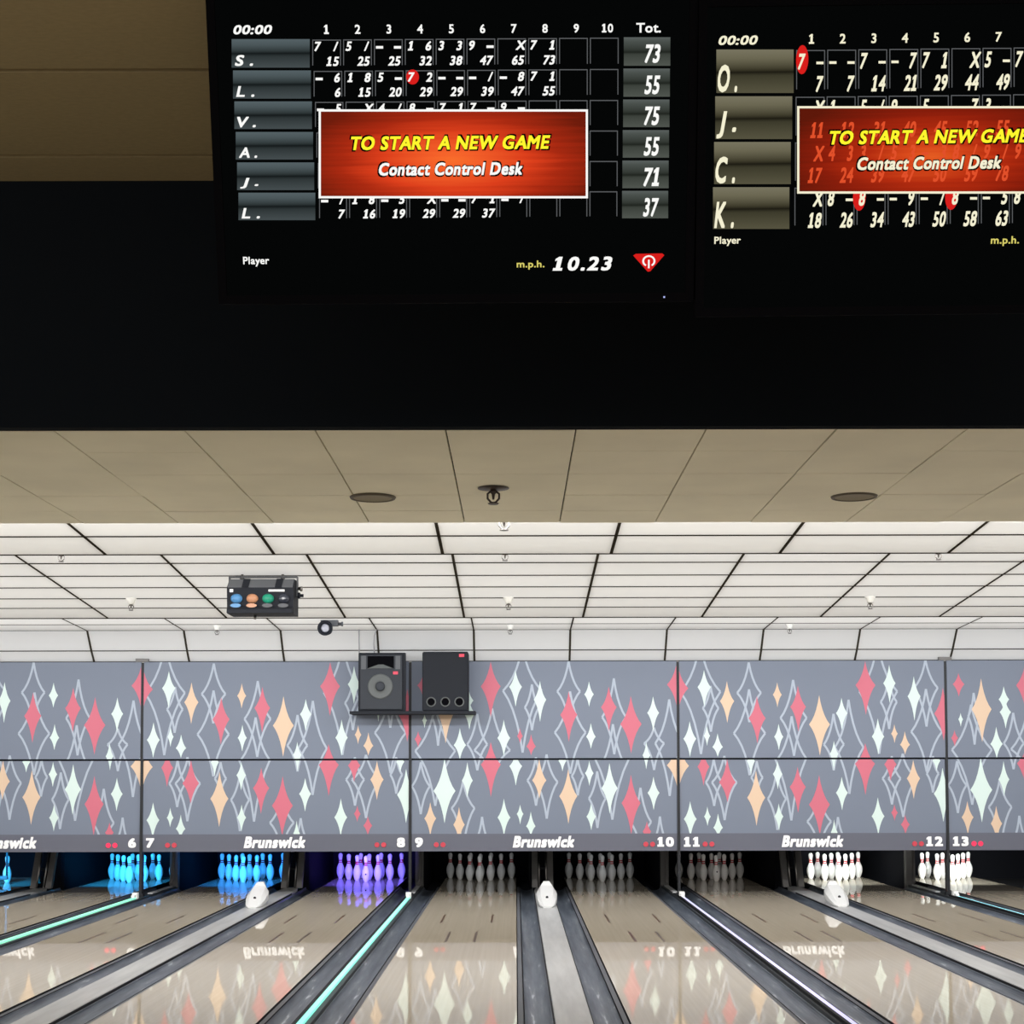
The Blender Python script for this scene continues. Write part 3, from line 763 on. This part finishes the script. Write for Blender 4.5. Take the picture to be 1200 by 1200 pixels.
    for (px, py, rx, ry) in spots:
        mb = MB(); cx_, cz_ = uv(px, py); ax_ = uv(px+rx, py)[0]-cx_; az_ = cz_-uv(px, py+ry)[1]
        mb.face([(cx_+ax_*math.cos(2*math.pi*j/28), y1-.0003, cz_+az_*math.sin(2*math.pi*j/28)) for j in range(28)])
        on(mb, 'split_spot', 'scr_red')
    # message banner
    bx0, by0, bx1, by1 = (373.5, 128.3, 689, 232.5) if not right else (934, 124.5, 1249, 227)
    dr = 0 if not right else -1.5
    mb = MB(); rect(mb, bx0, by0, bx1, by1, y3-.0003); on(mb, 'banner_border', wm)
    mb = MB(); rect(mb, bx0+2.6, by0+2.6, bx1-2.6, by1-2.6, y3-.0006); bn = on(mb, 'message_banner', 'banner_dim' if right else 'banner_hot')
    for g in ghosts: on(g, 'faded_frame_score', 'scr_ghost')
    tx = 0 if not right else 560.5; ty = 0 if not right else -6.5
    for s, p, mt, nm in (('TO START A NEW GAME', (411.5, 645, 160, 176.3), 'scr_yellow', 'banner_heading'), ('Contact Control Desk', (444, 612.5, 191, 206.2), wm, 'banner_line')):
        x0_, x1_, a_, b_ = p[0]+tx, p[1]+tx, p[2]+ty, p[3]+ty
        mb = MB(); T(mb, s, y4-.0003, x0_-1.8, x1_+1.8, a_-1.8, b_+1.8, shear=.2, bold=.07); on(mb, nm+'_shadow', 'scr_black')
        mb = MB(); T(mb, s, y4-.0008, x0_, x1_, a_, b_, shear=.2, bold=.032); on(mb, nm, mt)
    # bottom line
    if not right:
        mb = MB(); T(mb, 'Player', y2, 285, 315.5, 301, 312.5, bold=.02); on(mb, 'footer_text', wm)
        mb = MB(); T(mb, 'm.p.h.', y2, 605.5, 638, 305.5, 316, bold=.02); on(mb, 'speed_unit', 'scr_yellow_dim')
        mb = MB(); T(mb, '10.23', y2, 647.5, 717.5, 301, 317.5, shear=.2, bold=.03, spacing=1.15); on(mb, 'speed_figure', wm)
        mb = MB(); pts = [uv(*p) for p in ((742, 299.5), (745, 297.5), (776, 297), (778.5, 299), (762, 318), (759, 318.5))]
        mb.face([(a, y2, b) for a, b in pts[::-1]], 0)
        cx_, cz_ = uv(760.3, 306); rr = abs(uv(768, 306)[0]-cx_)
        a0 = [math.radians(-60+300*j/24+0) for j in range(25)]
        for u_, v_ in zip(a0[:-1], a0[1:]):
            mb.face([(cx_+rr*k_*math.cos(w_+0), y3, cz_+rr*.85*k_*math.sin(w_)) for k_, w_ in ((1, u_), (1, v_), (.72, v_), (.72, u_))], 1)
        x_ = rr*.13; mb.face([(cx_-x_, y3, cz_-rr*1.05), (cx_+x_, y3, cz_-rr*1.05), (cx_+x_, y3, cz_+rr*.2), (cx_-x_, y3, cz_+rr*.2)], 1)
        mb.build('red_logo', ['scr_red', 'scr_white'], None).parent = sc
    else:
        mb = MB(); T(mb, 'Player', y2, 837, 868, 277.5, 288.5, bold=.02); on(mb, 'footer_text', wm)
        mb = MB(); T(mb, 'm.p.h.', y2, 1161, 1194, 277, 288.5, bold=.02); on(mb, 'speed_unit', 'scr_yellow_dim')
monitor(530, 170, math.radians(.25), 'black scoring monitor with six player rows, left of the other monitor', False)
monitor(1100, 182, math.radians(.5), 'black scoring monitor with four player rows, cut by the right edge', True)

# ------------------------------------------------------------------ ceiling fittings
def sprinkler(x, y, z, label, kind):
    t = thing('fire_sprinkler', (x, y, z), label, 'sprinkler', 'ceiling sprinklers')
    if kind == 'white':
        MB().lathe([(0, .052), (-.010, .048), (-.03, .036), (-.062, .030)], (x, y, z), n=20).build('escutcheon', 'white_plastic', t)
        z0, fm, s = z-.062, 'steel', 1.0
    elif kind == 'plate':
        MB().lathe([(0, .088), (-.004, .088), (-.012, .03)], (x, y, z), n=24).build('escutcheon', 'bronze', t)
        z0, fm, s = z-.012, 'bronze', 1.35
    else:
        MB().lathe([(0, .03), (-.012, .022)], (x, y, z), n=16).build('escutcheon', 'steel', t)
        z0, fm, s = z-.012, 'steel', 1.3
    MB().lathe([(0, .013*s), (-.012*s, .013*s), (-.018*s, .007*s), (-.040*s, .004*s)], (x, y, z0), n=12).build('valve', fm, t)
    for sg in (-1, 1):
        MB().tube([(x+sg*.011*s, y, z0-.006*s), (x+sg*.024*s, y, z0-.016*s), (x+sg*.024*s, y, z0-.036*s), (x+sg*.010*s, y, z0-.052*s), (x, y, z0-.054*s)], .0045*s, 8).build('frame_arm', fm, t)
    MB().lathe([(-.052*s, .006*s), (-.056*s, .024*s), (-.060*s, .02*s)], (x, y, z0), n=14).build('deflector', fm, t)
sprinkler(-.122, 8.60, C+1.6, 'dark bronze sprinkler with round plate on the tan ceiling', 'plate')
sprinkler(-.072, 10.0, C+h1(10.0)-.0, 'chrome sprinkler just past the edge of the tan ceiling', 'steel')
for x, nm in ((-3.71, 'left of the black light bar, half hidden by the first ceiling step'), (-.083, 'in the middle, just showing under the first ceiling step'), (3.46, 'at the right, just showing under the first ceiling step')):
    sprinkler(x, 12.52, C+h2(12.52), 'white sprinkler '+nm, 'white')
for x, nm in ((-3.68, 'left of the black light bar on the white striped ceiling'), (-.065, 'in the middle of the white striped ceiling, above another'), (3.40, 'at the right on the white striped ceiling')):
    sprinkler(x, 14.7, C+h2(14.7), 'white sprinkler '+nm, 'white')
for x, nm in ((-3.67, 'on the farthest ceiling strip, below the black light bar'), (-.063, 'on the farthest ceiling strip, right of the speakers'), (3.375, 'on the farthest ceiling strip, at the right')):
    sprinkler(x, 18.9, C+h3(18.9), 'small white sprinkler '+nm, 'white')

for x, nm in ((-.826, 'left of the bronze sprinkler'), (1.97, 'right of the bronze sprinkler')):
    y, z = 8.88, C+1.6
    t = thing('recessed_downlight', (x, y, z), f'round unlit recessed downlight in the tan ceiling, {nm}', 'ceiling light', 'recessed downlights')
    MB().lathe([(.0, .135), (-.010, .130), (-.012, .118), (-.004, .112)], (x, y, z), n=36, cap=False).build('trim_ring', 'can_rim', t)
    MB().lathe([(-.007, .112), (-.004, .09), (-.0035, .001)], (x, y, z), n=36, cap=False).build('lens', 'can', t)

# four-lens effect light on its yoke
ox, oy, oz = -2.235, 13.62, C+h2(13.62)
t = thing('effect_light', (ox, oy, oz), 'black four-lens effect light hanging from the white ceiling on a yoke', 'stage light')
MB().box(ox-.30, ox+.30, oy-.03, oy+.03, oz-.030, oz-.022).box(ox-.305, ox-.297, oy-.03, oy+.03, oz-.20, oz-.022).box(ox+.297, ox+.305, oy-.03, oy+.03, oz-.20, oz-.022).build('yoke', 'fix_grey', t)
for sg in (-.19, .17): MB().lathe([(0, .012), (-.03, .012), (-.03, .02), (-.04, .02)], (ox+sg, oy, oz+.0), n=10).build('bolt', 'steel', t)
zt, zb = oz-.055, oz-.365
yf = oy-.17
body = MB().loft([[(x, yf, zb), (x, yf-.02, zt-.085), (x, yf+.09, zt), (x, oy+.14, zt), (x, oy+.14, zb)] for x in (ox-.29, ox+.29)]).build('body', 'fix_black', t); 
MB().hexa([(ox-.285, yf-.022, zt-.084), (ox+.285, yf-.022, zt-.084), (ox+.285, yf-.02, zt-.078), (ox-.285, yf-.02, zt-.078), (ox-.285, yf+.082, zt-.002), (ox+.285, yf+.082, zt-.002), (ox+.285, yf+.09, zt+.004), (ox-.285, yf+.09, zt+.004)]).build('hood_plate', 'fix_grey', t)
for sg in (-.13, .16): MB().hexa([(ox+sg-.03, yf-.026, zt-.084), (ox+sg+.03, yf-.026, zt-.084), (ox+sg+.03, yf-.022, zt-.078), (ox+sg-.03, yf-.022, zt-.078), (ox+sg-.03, yf+.078, zt+.0), (ox+sg+.03, yf+.078, zt+.0), (ox+sg+.03, yf+.084, zt+.007), (ox+sg-.03, yf+.084, zt+.007)]).build('hood_patch', 'fix_black', t)
MB().box(ox-.285, ox+.285, yf-.055, yf+.0, zb+.040, zb+.046).box(ox-.285, ox+.285, yf-.05, yf, zb, zb+.036).build('front_ledge', 'fix_black', t)
lens_c = [('glass_blue', 'blue'), ('glass_orange', 'orange'), ('glass_green', 'green'), ('glass_dark', 'dark unlit')]
for i, (mt, nm) in enumerate(lens_c):
    lx = ox-.205+.138*i
    o = MB().lathe([(0, .053), (-.01, .053), (-.026, .036), (-.032, .012)], (0, 0, 0), 'y', 24)
    o.v = [(lx+x*.98, yf-.012+y, zt-.182+z*.80) for x, y, z in o.v]; o = o.build('lens', mt, t); part(o, nm+' glass lens')
    ring = [[(lx+.046*math.cos(2*math.pi*j/20), yf-.056-.004*q, zb+.064+.018*math.sin(2*math.pi*j/20)) for j in range(20)] for q in (0, 1)]
    MB().loft(ring).build('lens_reflection', mt if i < 1 else ('glass_orange' if i == 1 else 'fix_grey'), t)  # coloured disc standing in for the lens's reflection on the ledge
MB().box(ox-.265, ox-.235, yf-.0225, yf-.014, zt-.125, zt-.098).build('badge', 'white_print', t)
MB().box(ox+.075, ox+.215, yf-.0225, yf-.014, zt-.120, zt-.102).build('maker_plate', 'white_print', t)
MB().lathe([(0, .028), (.02, .028), (.022, .014), (.05, .014)], (ox+.305, oy, oz-.19), 'x', 14).build('pivot_knob', 'fix_black', t)
MB().lathe([(0, .012), (.02, .012), (.02, .022), (.04, .022)], (ox+.305, oy, oz-.13), 'x', 12).build('clamp_knob', 'steel', t)
MB().tube([(ox-.07, oy, zb), (ox-.075, oy, zb-.035)], .012, 8).build('safety_lug', 'steel', t)

# small spotlight
sxp, syp = -2.275, 18.5; szp = C+h3(18.5)
t = thing('spotlight', (sxp, syp, szp), 'small black spotlight facing the bowlers, right of the effect light', 'stage light')
MB().box(sxp-.065, sxp+.14, syp-.05, syp+.05, szp-.07, szp+.0).build('mount', 'fix_grey', t)
MB().lathe([(0, .02), (.04, .02), (.04, .028), (.06, .028)], (sxp+.14, syp, szp-.045), 'x', 12).build('clamp_knob', 'fix_grey', t)
MB().lathe([(.12, .06), (-.10, .088), (-.135, .092), (-.135, .062), (-.10, .058)], (sxp, syp, szp-.105), 'y', 28).build('can', 'fix_black', t)
MB().lathe([(-.105, .058), (-.118, .04), (-.122, .012)], (sxp, syp, szp-.105), 'y', 24).build('lens', 'lens_clear', t)

# speakers on their shelf
SY = 19.62                                 # back of the speakers
zsh = 2.345
t = thing('speaker_shelf', (-1.29, SY, zsh), 'thin black shelf under the two speakers on the masking', 'shelf')
MB().box(-2.07, -.50, 19.22, SY+.03, zsh-.035, zsh).build('board', 'spk', t)
def trapbox(x0, x1, z0, z1, yf, yb, inset):
    return MB().hexa([(x0, yf, z0), (x1, yf, z0), (x1-inset, yb, z0), (x0+inset, yb, z0), (x0, yf, z1), (x1, yf, z1), (x1-inset, yb, z1), (x0+inset, yb, z1)])
x0, x1, z0, z1, yf = -1.955, -1.415, zsh, 3.08, 19.25
t = thing('loudspeaker', ((x0+x1)/2, yf, zsh), 'black two-way loudspeaker with horn and round cone, left of the subwoofer', 'speaker', 'speakers on the masking')
o = trapbox(x0-.015, x1+.045, z0, z1, yf+.03, SY, .06).build('cabinet', 'spk', t); bevel(o, .012)
o = MB().box(x0+.01, x1, yf, yf+.03, z0+.02, z1-.03).build('baffle', 'spk_grille', t); bevel(o, .008)
xm = (x0+x1)/2
mb = MB(); zh0, zh1 = z1-.20, z1-.045
mb.face([(xm-.165, yf-.001, zh0), (xm+.165, yf-.001, zh0), (xm+.165, yf-.001, zh1), (xm-.165, yf-.001, zh1)], 0)
mb.hexa([(xm-.16, yf-.02, zh0), (xm+.16, yf-.02, zh0), (xm+.16, yf-.001, zh0), (xm-.16, yf-.001, zh0), (xm-.03, yf-.004, zh0+.05), (xm+.03, yf-.004, zh0+.05), (xm+.03, yf-.001, zh0+.05), (xm-.03, yf-.001, zh0+.05)], 1)
mb.build('horn', ['black', 'spk_cone'], t)
for sg in (-1, 1): MB().box(xm+sg*.215-.03, xm+sg*.215+.03, yf-.003, yf, z1-.21, z1-.04).build('side_trim', 'fix_grey', t)
MB().lathe([(0, .158), (-.012, .155), (-.012, .14), (-.004, .10), (-.006, .06), (-.016, .055), (-.02, .01)], (xm-.005, yf, z0+.31), 'y', 36).build('woofer', 'spk_cone', t)
MB().lathe([(-.021, .06), (-.026, .05), (-.028, .01)], (xm-.005, yf, z0+.31), 'y', 24).build('dust_cap', 'spk_grille', t)
MB().box(x1-.115, x1-.055, yf-.003, yf, z1-.275, z1-.238).build('maker_badge', 'badge_red', t)
x0, x1, z1 = -1.165, -.59, 3.09
t = thing('subwoofer', ((x0+x1)/2, yf, zsh), 'plain black subwoofer with three round ports, right of the loudspeaker', 'speaker', 'speakers on the masking')
o = MB().box(x0, x1, yf, SY, z0, z1).build('cabinet', 'spk', t); bevel(o, .02, 3)
for i in (-1, 0, 1):
    xx = (x0+x1)/2+i*.176
    MB().lathe([(0, .062), (-.008, .060), (-.008, .048), (-.002, .046)], (xx, yf, z0+.115), 'y', 28, cap=False).build('port_ring', 'spk_cone', t)
    MB().lathe([(-.002, .048), (-.0025, .001)], (xx, yf, z0+.115), 'y', 24, cap=False).build('port', 'black', t)
MB().box(x1-.115, x1-.05, yf-.003, yf, z1-.068, z1-.03).build('maker_badge', 'badge_red', t)
for x, dx, nm in ((-1.965, 0, 'straight grey cable dropping from the ceiling to the loudspeaker'), (-1.78, .03, 'curved grey cable dropping from the ceiling, nearer the loudspeaker middle')):
    tp = C+h3(19.33)
    o = MB().tube([(x+dx, 19.33, tp), (x+dx*.3, 19.33, tp-.08), (x, 19.34, 3.2), (x+dx*.2, 19.36, 3.06)], .008, 8).build('speaker_cable', 'cable', None, (x, 19.33, 3.07))
    tag(o, nm, 'cable', 'speaker cables')

for o in ORIG:
    if '_o' in o: del o['_o']
for o in list(COL.objects):
    if '_o' in o: del o['_o']
